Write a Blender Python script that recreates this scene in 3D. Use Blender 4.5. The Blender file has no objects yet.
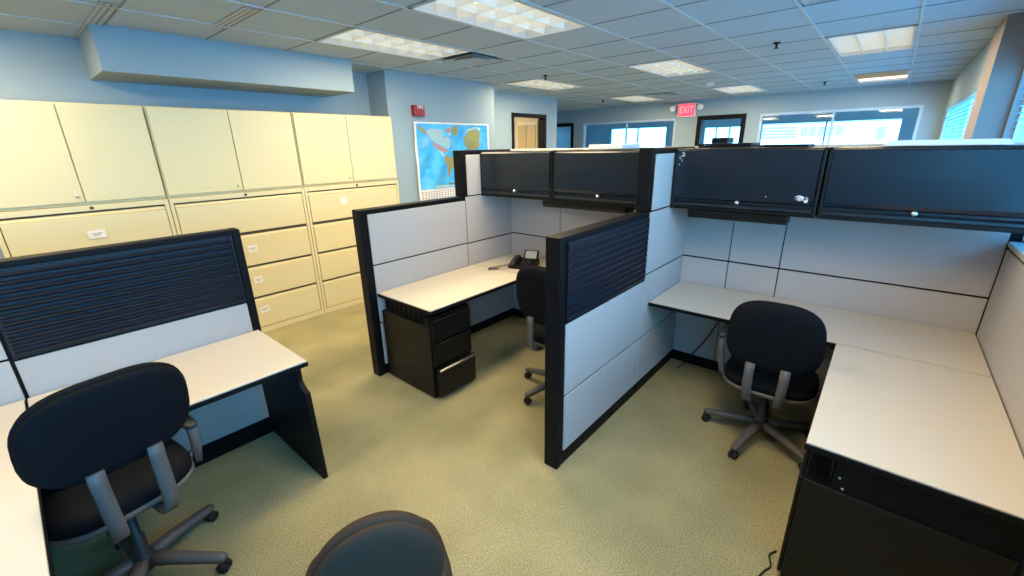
import bpy, bmesh, math, random
from mathutils import Matrix, Vector
PI = math.pi
random.seed(7)
SC = bpy.context.scene
COL = SC.collection
# ------------------------------------------------------------------ camera
cam = bpy.data.cameras.new('camera')
co = bpy.data.objects.new('camera', cam); COL.objects.link(co); SC.camera = co
F_PX, PITCH, YAW, ROLL = 427.27, 0.320385, 0.713353, -0.0198798
cam.sensor_width = 36.0; cam.lens = 36.0 * F_PX / 1024.0
cam.clip_start = 0.02; cam.clip_end = 300
fw = Vector((math.cos(YAW)*math.cos(PITCH), math.sin(YAW)*math.cos(PITCH), -math.sin(PITCH)))
r0 = Vector((math.sin(YAW), -math.cos(YAW), 0)); u0 = r0.cross(fw)
rr = r0*math.cos(ROLL) + u0*math.sin(ROLL); uu = -r0*math.sin(ROLL) + u0*math.cos(ROLL)
m4 = Matrix.Identity(4)
for i in range(3):
    m4[i][0], m4[i][1], m4[i][2] = rr[i], uu[i], -fw[i]
m4[2][3] = 1.8
co.matrix_world = m4
# ------------------------------------------------------------------ world and exposure
W = bpy.data.worlds.new('sky'); SC.world = W; W.use_nodes = True
bg = W.node_tree.nodes['Background']
bg.inputs[0].default_value = (0.17, 0.60, 0.97, 1); bg.inputs[1].default_value = 11.5
sun = bpy.data.lights.new('sun', 'SUN'); sun.energy = 9.0; sun.angle = .01; sun.color = (1.0, .96, .90)
so_ = bpy.data.objects.new('sun', sun); COL.objects.link(so_); so_.rotation_euler = (0, -math.radians(48), 0)   # high behind the viewer's building
SC.view_settings.view_transform = 'Standard'; SC.view_settings.look = 'None'
SC.view_settings.gamma = 1; SC.view_settings.use_curve_mapping = False
SC.view_settings.exposure = 0.2
LAMP_W = 40.0                      # watts of each troffer's tubes
LAMP_C = (1.0, 0.78, 0.47)
CEIL = 2.68

# ------------------------------------------------------------------ materials
def mat(name, col, rough=.6, spec=.4, metal=0, noise=None, bump=None, emit=None):
    m = bpy.data.materials.new(name); m.use_nodes = True
    nt = m.node_tree; b = nt.nodes['Principled BSDF']
    b.inputs['Base Color'].default_value = (*col, 1); b.inputs['Roughness'].default_value = rough
    b.inputs['Metallic'].default_value = metal; b.inputs['Specular IOR Level'].default_value = spec
    if noise or bump:
        tc = nt.nodes.new('ShaderNodeTexCoord')
    if noise:                       # (scale, colour2, lo, hi)
        n = nt.nodes.new('ShaderNodeTexNoise'); n.inputs['Scale'].default_value = noise[0]
        n.inputs['Detail'].default_value = 4; nt.links.new(tc.outputs['Object'], n.inputs['Vector'])
        r = nt.nodes.new('ShaderNodeMapRange'); r.inputs[1].default_value = noise[2]; r.inputs[2].default_value = noise[3]
        nt.links.new(n.outputs['Fac'], r.inputs[0])
        x = nt.nodes.new('ShaderNodeMix'); x.data_type = 'RGBA'
        x.inputs[6].default_value = (*col, 1); x.inputs[7].default_value = (*noise[1], 1)
        nt.links.new(r.outputs[0], x.inputs[0]); nt.links.new(x.outputs[2], b.inputs['Base Color'])
    if bump:                        # (scale, strength)
        n2 = nt.nodes.new('ShaderNodeTexNoise'); n2.inputs['Scale'].default_value = bump[0]; n2.inputs['Detail'].default_value = 3
        nt.links.new(tc.outputs['Object'], n2.inputs['Vector'])
        bp = nt.nodes.new('ShaderNodeBump'); bp.inputs['Strength'].default_value = bump[1]; bp.inputs['Distance'].default_value = .004
        nt.links.new(n2.outputs['Fac'], bp.inputs['Height']); nt.links.new(bp.outputs[0], b.inputs['Normal'])
    if emit:
        b.inputs['Emission Color'].default_value = (*emit[0], 1); b.inputs['Emission Strength'].default_value = emit[1]
    return m

M = {}
M['paint'] = mat('wall_paint', (.30, .385, .43), .75, .3, bump=(180, .06))
M['paint_grey'] = mat('grey_column_paint', (.27, .235, .225), .75, .3)
M['paint_far'] = mat('pale_blue_paint', (.50, .58, .66), .75, .3)  # wall paint lightened in place of more light in the room beyond
M['paint_beige'] = mat('beige_paint', (.62, .57, .48), .75, .3)
M['ceil'] = mat('ceiling_tile', (.43, .51, .57), .9, .1, noise=(240, (.37, .44, .49), .45, .75), bump=(300, .2))
M['tbar2'] = mat('ceiling_bar_dull', (.22, .24, .25), .7, .2)  # tbar with shade painted in, for Y-running bars; also slot openings
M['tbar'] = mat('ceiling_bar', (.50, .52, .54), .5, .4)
M['cabinet'] = mat('cream_enamel', (.70, .60, .34), .42, .45, bump=(400, .03))
M['cab_gap'] = mat('cabinet_shadow_gap', (.10, .09, .06), .7, .2)
M['fabric'] = mat('panel_fabric', (.47, .45, .445), .95, .1, noise=(500, (.39, .375, .37), .4, .7), bump=(700, .25))
M['black'] = mat('black_trim', (.005, .0055, .007), .5, .12)
M['slat'] = mat('dark_slat', (.008, .012, .022), .36, .4)
M['door_dk'] = mat('dark_steel_door', (.006, .011, .019), .28, .5, bump=(500, .03))
M['steel_blk'] = mat('black_steel', (.004, .0045, .005), .40, .28, bump=(500, .04))
M['lam'] = mat('laminate', (.55, .505, .43), .45, .4, noise=(350, (.50, .455, .39), .45, .7))
M['capl'] = mat('pale_cap', (.62, .60, .57), .5, .4)
M['chfab'] = mat('black_chair_fabric', (.006, .007, .009), .95, .05, noise=(600, (.011, .012, .016), .4, .7), bump=(800, .3))
M['chfab2'] = mat('charcoal_chair_vinyl', (.046, .031, .023), .8, .15, bump=(700, .1))
M['chpl'] = mat('grey_chair_plastic', (.10, .09, .09), .5, .4)
M['chdk'] = mat('dark_chair_plastic', (.02, .02, .022), .5, .4)
M['rubber'] = mat('rubber', (.012, .012, .012), .7, .3)
M['chrome'] = mat('satin_metal', (.62, .62, .60), .28, .5, metal=1)
M['white'] = mat('white_plastic', (.78, .78, .76), .45, .4)
M['paper'] = mat('white_paper', (.80, .76, .72), .8, .2)
M['ink'] = mat('grey_ink', (.22, .20, .20), .8, .2)
M['chip'] = mat('bare_scrape', (.60, .62, .66), .6, .3, noise=(60, (.25, .27, .30), .5, .65))
M['red'] = mat('red_alarm', (.30, .012, .02), .4, .5)
M['louver'] = mat('white_louver', (.80, .78, .72), .35, .5)
M['lamp_glow'] = mat('lamp_diffuser', (.8, .75, .6), .5, .3, emit=((1.0, .83, .56), 1.35))
M['vent'] = mat('vent_metal', (.42, .43, .43), .5, .4)
M['vent_dk'] = mat('vent_dark', (.03, .03, .03), .8, .2)
M['exit'] = mat('exit_red', (.6, .02, .04), .5, .3, emit=((1.0, .05, .09), 1.6))
M['exit_dim'] = mat('exit_letter', (.35, .01, .02), .5, .3, emit=((1.0, .35, .38), 1.3))
M['sea'] = mat('map_sea', (.04, .36, .74), .2, .6, noise=(5, (.12, .50, .80), .4, .65))
M['land'] = mat('map_olive', (.30, .27, .07), .35, .5)
M['land2'] = mat('map_pink', (.42, .24, .24), .35, .5)
M['land3'] = mat('map_pale', (.36, .52, .54), .35, .5)
M['tan'] = mat('tan_wood', (.40, .33, .20), .5, .4)
M['blind'] = mat('blue_blind', (.20, .52, .72), .5, .4)
M['winframe'] = mat('window_frame', (.45, .58, .68), .5, .4)
M['build'] = mat('pale_concrete', (.86, .85, .82), .8, .2)
M['build_win'] = mat('far_glass', (.30, .36, .40), .4, .5)
M['asphalt'] = mat('asphalt', (.20, .20, .20), .9, .2)
M['cord'] = mat('cord_grey', (.07, .065, .06), .6, .3)
M['screen'] = mat('phone_screen', (.35, .37, .36), .3, .5)

def carpet_mat():
    m = mat('carpet', (.235, .215, .105), 1.0, .05)
    nt = m.node_tree; b = nt.nodes['Principled BSDF']
    tc = nt.nodes.new('ShaderNodeTexCoord')
    n1 = nt.nodes.new('ShaderNodeTexNoise'); n1.inputs['Scale'].default_value = 150; n1.inputs['Detail'].default_value = 3; n1.inputs['Roughness'].default_value = .9
    n2 = nt.nodes.new('ShaderNodeTexNoise'); n2.inputs['Scale'].default_value = 2.2; n2.inputs['Detail'].default_value = 5
    for n in (n1, n2): nt.links.new(tc.outputs['Object'], n.inputs['Vector'])
    cr = nt.nodes.new('ShaderNodeValToRGB')
    cr.color_ramp.elements[0].position = .33; cr.color_ramp.elements[0].color = (.14, .125, .064, 1)
    cr.color_ramp.elements[1].position = .68; cr.color_ramp.elements[1].color = (.60, .525, .30, 1)
    nt.links.new(n1.outputs['Fac'], cr.inputs[0])
    r = nt.nodes.new('ShaderNodeMapRange'); r.inputs[1].default_value = .35; r.inputs[2].default_value = .7
    nt.links.new(n2.outputs['Fac'], r.inputs[0])
    mx = nt.nodes.new('ShaderNodeMix'); mx.data_type = 'RGBA'; mx.blend_type = 'MULTIPLY'
    mx.inputs[7].default_value = (.70, .75, .72, 1)
    nt.links.new(r.outputs[0], mx.inputs[0]); nt.links.new(cr.outputs[0], mx.inputs[6]); nt.links.new(mx.outputs[2], b.inputs['Base Color'])
    bp = nt.nodes.new('ShaderNodeBump'); bp.inputs['Strength'].default_value = .5; bp.inputs['Distance'].default_value = .006
    nt.links.new(n1.outputs['Fac'], bp.inputs['Height']); nt.links.new(bp.outputs[0], b.inputs['Normal'])
    return m
M['carpet'] = carpet_mat()
def glass_mat(name, tint):
    m = bpy.data.materials.new(name); m.use_nodes = True; nt = m.node_tree
    for n in list(nt.nodes): nt.nodes.remove(n)
    o = nt.nodes.new('ShaderNodeOutputMaterial'); t = nt.nodes.new('ShaderNodeBsdfTransparent'); g = nt.nodes.new('ShaderNodeBsdfGlossy')
    t.inputs[0].default_value = (*tint, 1); g.inputs['Roughness'].default_value = .03
    mx = nt.nodes.new('ShaderNodeMixShader'); mx.inputs[0].default_value = .07
    nt.links.new(t.outputs[0], mx.inputs[1]); nt.links.new(g.outputs[0], mx.inputs[2]); nt.links.new(mx.outputs[0], o.inputs[0])
    return m
M['glass'] = glass_mat('window_glass', (.80, .93, 1.0))
M['glass2'] = glass_mat('partition_glass', (.90, .96, 1.0))

# ------------------------------------------------------------------ mesh helpers
class MB:
    """collects shapes in a bmesh; build() links them as one mesh object"""
    def __init__(s): s.bm = bmesh.new(); s.smooth = False
    def _geo(s, verts, faces, mi=0, sm=False):
        vs = [s.bm.verts.new(v) for v in verts]; out = []
        for f in faces:
            try: fc = s.bm.faces.new([vs[i] for i in f])
            except ValueError: continue
            fc.material_index = mi; fc.smooth = sm; out.append(fc)
        return vs, out
    def box(s, x0, x1, y0, y1, z0, z1, bev=0, mi=0, seg=2):
        if x0 > x1: x0, x1 = x1, x0
        if y0 > y1: y0, y1 = y1, y0
        v = [(x, y, z) for x in (x0, x1) for y in (y0, y1) for z in (z0, z1)]
        f = [(0,1,3,2), (4,6,7,5), (0,4,5,1), (2,3,7,6), (0,2,6,4), (1,5,7,3)]
        vs, fs = s._geo(v, f, mi)
        if bev:
            es = list({e for q in fs for e in q.edges})
            bmesh.ops.bevel(s.bm, geom=es, offset=bev, segments=seg, affect='EDGES', profile=.5)
        return s
    def prism(s, poly, axis, a0, a1, mi=0, sm=False):
        """poly: 2-D points in the other two axes (order x,y,z)"""
        def P(p, a):
            return (a, p[0], p[1]) if axis == 0 else (p[0], a, p[1]) if axis == 1 else (p[0], p[1], a)
        n = len(poly)
        v = [P(p, a0) for p in poly] + [P(p, a1) for p in poly]
        f = [tuple(range(n)), tuple(range(2*n-1, n-1, -1))] + [(i, i+n, (i+1) % n + n, (i+1) % n) for i in range(n)]
        s._geo(v, f, mi, sm); return s
    def quad(s, a, b, c, d, mi=0): s._geo([a, b, c, d], [(0,1,2,3)], mi); return s
    def sweep(s, pts, prof, up=(0,0,1), mi=0, sm=True, scale=None):
        """prof: closed 2-D profile (side, up) swept along pts"""
        pts = [Vector(p) for p in pts]; n = len(prof); rings = []
        for i, p in enumerate(pts):
            a = pts[max(i-1, 0)]; b = pts[min(i+1, len(pts)-1)]
            t = (b-a).normalized(); u = Vector(up)
            sd = t.cross(u)
            if sd.length < 1e-4: sd = t.cross(Vector((1, 0, 0.01)))
            sd.normalize(); u2 = sd.cross(t).normalized()
            k = scale[i] if scale else 1
            rings.append([p + sd*q[0]*k + u2*q[1]*k for q in prof])
        v = [q for r in rings for q in r]; f = []
        for i in range(len(rings)-1):
            for j in range(n):
                f.append((i*n+j, i*n+(j+1) % n, (i+1)*n+(j+1) % n, (i+1)*n+j))
        f.append(tuple(range(n-1, -1, -1))); f.append(tuple(range((len(rings)-1)*n, len(rings)*n)))
        s._geo(v, f, mi, sm); return s
    def tube(s, pts, r, n=8, mi=0, scale=None):
        return s.sweep(pts, [(r*math.cos(2*PI*i/n), r*math.sin(2*PI*i/n)) for i in range(n)], mi=mi, scale=scale)
    def lathe(s, prof, c=(0,0,0), n=20, axis=2, mi=0, sm=True):
        v = []; f = []
        for (r, h) in prof:
            for i in range(n):
                a = 2*PI*i/n; q = (r*math.cos(a), r*math.sin(a), h)
                q = q if axis == 2 else (q[2], q[0], q[1]) if axis == 0 else (q[0], q[2], q[1])
                v.append((c[0]+q[0], c[1]+q[1], c[2]+q[2]))
        for k in range(len(prof)-1):
            for i in range(n): f.append((k*n+i, k*n+(i+1) % n, (k+1)*n+(i+1) % n, (k+1)*n+i))
        f.append(tuple(range(n-1, -1, -1))); f.append(tuple(range((len(prof)-1)*n, len(prof)*n)))
        s._geo(v, f, mi, sm); return s
    def rings(s, rs, mi=0, sm=True):
        n = len(rs[0]); v = [p for r in rs for p in r]; f = []
        for k in range(len(rs)-1):
            for i in range(n): f.append((k*n+i, k*n+(i+1) % n, (k+1)*n+(i+1) % n, (k+1)*n+i))
        f.append(tuple(range(n-1, -1, -1))); f.append(tuple(range((len(rs)-1)*n, len(rs)*n)))
        s._geo(v, f, mi, sm); return s
    def xform(s, mtx): bmesh.ops.transform(s.bm, matrix=mtx, verts=s.bm.verts); return s
    def build(s, name, mats, parent=None, label=None):
        if not isinstance(mats, (list, tuple)): mats = [mats]
        bmesh.ops.recalc_face_normals(s.bm, faces=s.bm.faces)
        me = bpy.data.meshes.new(name)
        if parent is not None and parent.get('_w'):      # shapes were given in room coordinates
            o3 = Vector(parent['_w']); bmesh.ops.translate(s.bm, vec=-o3, verts=s.bm.verts)
        s.bm.to_mesh(me); s.bm.free()
        for m in mats: me.materials.append(m)
        o = bpy.data.objects.new(name, me); COL.objects.link(o)
        if parent is not None:
            o.parent = parent
            if parent.get('_w'): o['_w'] = (0.0, 0.0, 0.0); o['_w'] = tuple(parent['_w'])
        if label: o['label'] = label
        return o

def B(*a, **k): return MB().box(*a, **k)
def thing(name, label, cat, loc=(0,0,0), rz=0, group=None, room=True):
    o = bpy.data.objects.new(name, None); COL.objects.link(o); o.empty_display_size = .1
    o.location = loc; o.rotation_euler = (0, 0, rz); o['label'] = label; o['category'] = cat
    if group: o['group'] = group
    if room and not rz: o['_w'] = tuple(float(x) for x in loc)
    return o
def tag(o, label, cat, group=None):
    o['label'] = label; o['category'] = cat
    if group: o['group'] = group
    return o
def struct(o): o['kind'] = 'structure'; return o
def recentre(o):
    """put a one-mesh thing's origin at its base centre"""
    me = o.data; xs = [v.co for v in me.vertices]
    c = Vector(((min(v.x for v in xs)+max(v.x for v in xs))/2, (min(v.y for v in xs)+max(v.y for v in xs))/2, min(v.z for v in xs)))
    me.transform(Matrix.Translation(-c)); o.location = c; return o

# ================================================================== ROOM
XN, XF = -6.2, 10.35            # near wall, far wall
YW = -.625                       # window wall (inner face)
YB, YM, YI = 5.12, 4.74, 5.24   # alcove wall, map wall, wall with the open door
struct(B(XN-.1, 15.2, -2.2, 9.3, -.12, 0).build('floor', M['carpet']))
GX = lambda k: 2.028 + .629*k
GY = lambda k: .044 + .647*k
TROF = [  # x cell, y cell
    (0, 3), (0, 5), (5, 6), (5, 3), (5, 0), (10, 3), (10, 6)]
TROF_UNSEEN = [(-2, 0), (-5, 3), (-5, 6), (5, 9)]  # out of view; window-side one added for light, others inferred from lit surfaces
holes = set()
for kx, ky in TROF + TROF_UNSEEN: holes |= {(kx, ky), (kx+1, ky)}
VENTS = [(2, 5), (10, 5), (2, 0)]
holes |= set(VENTS) | {(10, 0), (11, 0)}
cm = MB(); gm = MB()
kx0, kx1, ky0, ky1 = -14, 13, -2, 13
for kx in range(kx0, kx1+1):
    for ky in range(ky0, ky1+1):
        if (kx, ky) in holes: continue
        x0, x1 = max(GX(kx), XN), min(GX(kx+1), XF+.02); y0, y1 = max(GY(ky), YW-.3), min(GY(ky+1), 9.0)
        if x0 >= x1 or y0 >= y1: continue
        cm.box(x0, x1, y0, y1, CEIL, CEIL+.02)
struct(cm.build('ceiling', M['ceil']))
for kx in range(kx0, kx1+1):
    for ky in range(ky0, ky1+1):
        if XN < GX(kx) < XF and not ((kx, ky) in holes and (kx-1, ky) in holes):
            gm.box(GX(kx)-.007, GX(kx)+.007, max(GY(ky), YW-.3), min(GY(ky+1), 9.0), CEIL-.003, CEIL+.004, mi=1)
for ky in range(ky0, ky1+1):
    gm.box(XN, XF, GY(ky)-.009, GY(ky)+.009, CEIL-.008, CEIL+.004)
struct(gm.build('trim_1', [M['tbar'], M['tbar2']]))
struct(B(XN, XF, YW-.3, 9.0, CEIL+.32, CEIL+.36).build('ceiling_deck', M['build']))   # slab above the tiles
def wall_holes(axis, at, th, a0, a1, z0, z1, ops, m, name):
    """wall in the plane axis=at; ops: openings (a0, a1, z0, z1)"""
    mb = MB()
    def bx(p0, p1, q0, q1):
        if p1-p0 < 1e-4 or q1-q0 < 1e-4: return
        mb.box(at, at+th, p0, p1, q0, q1) if axis == 0 else mb.box(p0, p1, at, at+th, q0, q1)
    cur = a0
    for (o0, o1, oz0, oz1) in sorted(ops):
        bx(cur, o0, z0, z1); bx(o0, o1, z0, oz0); bx(o0, o1, oz1, z1); cur = o1
    bx(cur, a1, z0, z1)
    return struct(mb.build(name, m))
struct(B(XN-.1, XN, YW-.3, YB+.1, 0, CEIL+.32).build('wall_near', M['paint']))
struct(B(XN, 3.26, YB, YB+.1, 0, CEIL+.32).build('wall_back', M['paint']))
struct(B(3.26, 5.15, YM, YM+.55, 0, CEIL+.32).build('wall_map', M['paint']))
wall_holes(1, YI, .12, 5.15, 7.52, 0, CEIL+.32, [(6.13, 7.15, 0, 2.36)], M['paint'], 'wall_inner')
struct(B(7.40, 7.52, YI+.12, 9.0, 0, CEIL+.32).build('wall_corner', M['paint']))
struct(B(7.52, XF, 9.0, 9.1, 0, CEIL+.32).build('wall_end', M['paint']))
wall_holes(0, XF, .12, -1.2, 9.0, 0, CEIL+.32,
           [(-.22, 2.22, .9, 2.33), (2.47, 3.45, 0, 2.35), (3.93, 6.37, .9, 2.33), (6.66, 7.5, 0, 2.36)], M['paint'], 'wall_far')
# window wall: deep piers between three openings with the header above
NW = [(-5.9, -3.4), (-2.7, 1.3), (1.6, 5.26)]  # first two unseen, sized to throw blue light on the overhead doors
wall_holes(1, YW-.12, .12, XN, 5.3, 0, CEIL+.32, [(a, b, 1.24, 2.34) for a, b in NW], M['paint'], 'wall_window')
struct(B(5.302, 5.92, -.745, -.6225, 0, CEIL+.32).build('trim_jamb', M['winframe']))
struct(B(5.3, 5.92, -.622, -.455, 0, CEIL+.32).build('wall_column', M['paint_grey']))
wall_holes(1, -.62, .13, 5.92, XF, 0, CEIL+.32, [(6.0, 10.15, 1.0, 2.24)], M['paint'], 'wall_beyond_column')
# soffit box above the cream cabinets
struct(B(.69, 2.69, 4.48, YB, 2.376, CEIL+.02).build('wall_soffit', M['paint']))
# --- windows
def window(n, axis, at, a0, a1, z0, z1, nm, glass, mfr, mull=2):
    f = MB(); w = .045
    def bx(mb, p0, p1, q0, q1, d0, d1):
        mb.box(at+d0, at+d1, p0, p1, q0, q1) if axis == 0 else mb.box(p0, p1, at+d0, at+d1, q0, q1)
    bx(f, a0, a1, z0, z0+w, -.02, .05); bx(f, a0, a1, z1-w, z1, -.02, .05)
    bx(f, a0, a0+w, z0+w, z1-w, -.02, .05); bx(f, a1-w, a1, z0+w, z1-w, -.02, .05)
    for k in range(1, mull):
        c = a0+(a1-a0)*k/mull; bx(f, c-.018, c+.018, z0+w, z1-w, -.015, .045)
    o = struct(f.build(f'window_{n}', mfr))
    g = MB(); bx(g, a0+.02, a1-.02, z0+.02, z1-.02, .012, .018); g.build('pane', glass, o)
    return o
for i, (a, b) in enumerate(NW): window(i+1, 1, YW-.10, a, b, 1.24, 2.34, '', M['glass'], M['winframe'], 3)
window(4, 1, -.56, 6.0, 10.15, 1.0, 2.24, '', M['glass'], M['winframe'], 4)
window(5, 0, XF+.03, -.22, 2.22, .9, 2.33, '', M['glass2'], M['winframe'], 2)
window(6, 0, XF+.03, 3.93, 6.37, .9, 2.33, '', M['glass2'], M['winframe'], 2)
struct(B(XN, 5.29, YW-.075, YW+.012, 1.242, 1.272, bev=.006).build('trim_sill', M['winframe']))
# --- room beyond the far wall
XE = 14.5
wall_holes(0, XE, .15, -2.0, 9.2, 0, CEIL+.32, [(-.02, 3.05, .9, 2.30), (3.50, 4.62, .9, 2.26), (5.75, 7.80, .9, 2.34)], M['paint_far'], 'wall_exterior')
struct(B(XF+.12, XE, -2.1, -2.0, 0, CEIL+.32).build('wall_beyond_right', M['paint_far']))
struct(B(XF+.12, XE, 9.2, 9.3, 0, CEIL+.32).build('wall_beyond_left', M['paint_far']))
struct(B(XF+.12, XE, -2.0, 9.2, CEIL, CEIL+.1).build('ceiling_beyond', M['ceil']))
window(7, 0, XE+.02, -.02, 3.05, .9, 2.30, '', M['glass2'], M['winframe'], 2)
window(8, 0, XE+.02, 3.50, 4.62, .9, 2.26, '', M['glass2'], M['winframe'], 3)
window(9, 0, XE+.02, 5.75, 7.80, .9, 2.34, '', M['glass2'], M['winframe'], 2)
struct(B(XE-.02, XE, 7.85, 9.1, 1.95, 2.03).build('trim_ledge', M['winframe']))
# --- small room behind the open door
struct(B(5.15, 7.4, 7.0, 7.1, 0, CEIL).build('wall_store', M['paint_beige']))
struct(B(7.385, 7.40, YI+.12, 7.0, 0, CEIL).build('wall_store_end', M['paint_beige']))
struct(B(5.05, 5.15, YI+.12, 7.1, 0, CEIL).build('wall_store_side', M['paint_beige']))
# --- door frames
def door_frame(n, axis, at, a0, a1, z1, w, mtl):
    f = MB()
    def bx(p0, p1, q0, q1, d0, d1): f.box(at+d0, at+d1, p0, p1, q0, q1, bev=.004) if axis == 0 else f.box(p0, p1, at+d0, at+d1, q0, q1, bev=.004)
    bx(a0, a0+w, 0, z1-w, -.02, .14); bx(a1-w, a1, 0, z1-w, -.02, .14); bx(a0, a1, z1-w, z1, -.02, .14)
    return struct(f.build(f'door_{n}', mtl))
door_frame(1, 1, YI, 6.13, 7.15, 2.36, .06, M['black'])
d3 = door_frame(3, 0, XF, 2.47, 3.45, 2.35, .09, M['black'])
door_frame(4, 0, XF, 6.66, 7.5, 2.36, .08, M['black'])

# ================================================================== CEILING FIXTURES
trof_labels = {
    (0, 3): 'large recessed ceiling light with gridded louver, nearest the camera at the top of the picture',
    (0, 5): 'recessed ceiling light beside the square vent, next to the map wall',
    (5, 6): 'recessed ceiling light in front of the open black-framed door',
    (5, 3): 'recessed ceiling light in mid room, in line beyond the largest light',
    (5, 0): 'recessed ceiling light on the window side, above the right overhead cabinets',
    (10, 3): 'small recessed ceiling light far off, right of the exit sign',
    (10, 6): 'small recessed ceiling light far off, left of the exit sign'}
def troffer(kx, ky, label):
    x0, x1, y0, y1 = GX(kx)+.012, GX(kx+2)-.012, GY(ky)+.012, GY(ky+1)-.012
    t = thing('ceiling_light', label, 'ceiling light', ((x0+x1)/2, (y0+y1)/2, CEIL-.01), group='recessed ceiling lights')
    f = MB()
    for a in ((x0, x1, y0, y0+.022), (x0, x1, y1-.022, y1), (x0, x0+.022, y0, y1), (x1-.022, x1, y0, y1)):
        f.box(*a, CEIL-.008, CEIL+.10)
    f.build('frame', M['tbar'], t)
    B(x0+.02, x1-.02, y0+.02, y1-.02, CEIL+.085, CEIL+.10).build('diffuser', M['lamp_glow'], t)
    l = MB(); xa, xb, ya, yb = x0+.022, x1-.022, y0+.022, y1-.022
    for i in range(1, 6):
        c = xa+(xb-xa)*i/6; l.prism([(c-.003, CEIL-.002), (c+.003, CEIL-.002), (c+.011, CEIL+.06), (c-.011, CEIL+.06)], 1, ya, yb)
    for i in range(1, 3):
        c = ya+(yb-ya)*i/3; l.prism([(c-.003, CEIL-.002), (c+.003, CEIL-.002), (c+.011, CEIL+.06), (c-.011, CEIL+.06)], 0, xa, xb)
    l.build('louver', M['louver'], t)
    L = bpy.data.lights.new('tube_glow', 'AREA'); L.shape = 'RECTANGLE'; L.size = x1-x0-.06; L.size_y = y1-y0-.06
    L.energy = LAMP_W; L.color = LAMP_C
    lo = bpy.data.objects.new('tube_glow', L); COL.objects.link(lo); lo.parent = t; lo.location = (0, 0, .004)
    return t
for k in TROF: troffer(*k, trof_labels[k])
for i, k in enumerate(TROF_UNSEEN):
    troffer(*k, ['recessed ceiling light overhead on the window side, out of the picture', 'recessed ceiling light behind the viewer over the aisle', 'recessed ceiling light behind the viewer near the cabinet wall', 'recessed ceiling light inside the small room behind the open door'][i])
# light with chrome air slot at the far end of the window side
def slot_light():
    x0, x1, y0, y1 = GX(10)+.012, GX(12)-.012, GY(0)+.012, GY(1)-.012
    t = thing('ceiling_light', 'recessed ceiling light with a shiny air slot across it, above the far window', 'ceiling light', ((x0+x1)/2, (y0+y1)/2, CEIL-.01), group='recessed ceiling lights')
    f = MB()
    for a in ((x0, x1, y0, y0+.022), (x0, x1, y1-.022, y1), (x0, x0+.022, y0, y1), (x1-.022, x1, y0, y1), (x0+.5, x0+.53, y0, y1)):
        f.box(*a, CEIL-.008, CEIL+.10)
    f.build('frame', M['tbar'], t)
    B(x0+.53, x1-.02, y0+.02, y1-.02, CEIL+.02, CEIL+.04).build('diffuser', M['lamp_glow'], t)
    s = MB()
    for i in range(4): s.prism([(x0+.04+i*.12, CEIL+.03), (x0+.085+i*.12, CEIL-.022), (x0+.10+i*.12, CEIL-.022), (x0+.115+i*.12, CEIL-.006), (x0+.06+i*.12, CEIL+.03)], 1, y0+.025, y1-.025)
    s.build('air_slot', M['chrome'], t)
    B(x0+.02, x0+.5, y0+.02, y1-.02, CEIL+.05, CEIL+.09).build('backing', M['vent_dk'], t)
    L = bpy.data.lights.new('tube_glow', 'AREA'); L.shape = 'RECTANGLE'; L.size = .6; L.size_y = y1-y0-.06
    L.energy = LAMP_W*.5; L.color = LAMP_C
    lo = bpy.data.objects.new('tube_glow', L); COL.objects.link(lo); lo.parent = t; lo.location = (.28, 0, .004)
slot_light()
def vent(kx, ky, label):
    x0, x1, y0, y1 = GX(kx)+.012, GX(kx+1)-.012, GY(ky)+.012, GY(ky+1)-.012
    cx, cy = (x0+x1)/2, (y0+y1)/2
    t = thing('ceiling_vent', label, 'air vent', (cx, cy, CEIL-.02), group='square ceiling air vents')
    B(x0, x1, y0, y1, CEIL+.05, CEIL+.08).build('backing', M['vent_dk'], t)
    for nm, (a, b, dz0, dz1) in {'frame': (.30, .245, 0, .015), 'outer_cone': (.225, .165, -.012, .025), 'inner_cone': (.145, .09, -.012, .025)}.items():
        m = MB(); o, i = [], []
        for k in range(4):
            sx, sy = ((-1, -1), (1, -1), (1, 1), (-1, 1))[k]
            o.append((cx+sx*a, cy+sy*a, CEIL+dz0)); i.append((cx+sx*b, cy+sy*b, CEIL+dz1))
        o2 = [(p[0], p[1], p[2]+.006) for p in o]; i2 = [(p[0], p[1], p[2]+.006) for p in i]
        v = o+i+i2+o2; f = []
        for k in range(4):
            q = (k+1) % 4
            f += [(k, q, 4+q, 4+k), (4+k, 4+q, 8+q, 8+k), (8+k, 8+q, 12+q, 12+k), (12+k, 12+q, q, k)]
        m._geo(v, f); m.build(nm, M['vent'], t)
    B(cx-.07, cx+.07, cy-.07, cy+.07, CEIL-.004, CEIL+.004, bev=.003).build('centre_plate', M['vent'], t)
vent(2, 5, 'square ceiling air vent beside the light next to the map wall')
vent(10, 5, 'distant square ceiling air vent left of the exit sign')
vent(2, 0, 'square ceiling air vent cut off by the top edge of the picture')
def linear_slot(cx, y0, y1, label):
    t = thing('linear_air_slot', label, 'air slot', (cx, (y0+y1)/2, CEIL-.02), group='long ceiling air slots')
    f = MB()
    for d in (-.045, -.014, .021): f.box(cx+d, cx+d+.024, y0, y1, CEIL-.008, CEIL-.001, bev=.002)
    f.box(cx-.045, cx+.045, y0, y0+.012, CEIL-.008, CEIL-.001); f.box(cx-.045, cx+.045, y1-.012, y1, CEIL-.008, CEIL-.001)
    f.build('slot_bars', M['vent'], t)
    B(cx-.033, cx+.033, y0+.012, y1-.012, CEIL-.005, CEIL-.001).build('dark_opening', M['tbar2'], t)
linear_slot(GX(-1)-.06, 3.32, 3.98, 'long narrow air slot in the ceiling left of the gridded lights')
linear_slot(GX(-2)-.06, 3.82, 5.08, 'long narrow air slot in the ceiling at the left end of the boxed soffit')
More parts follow.
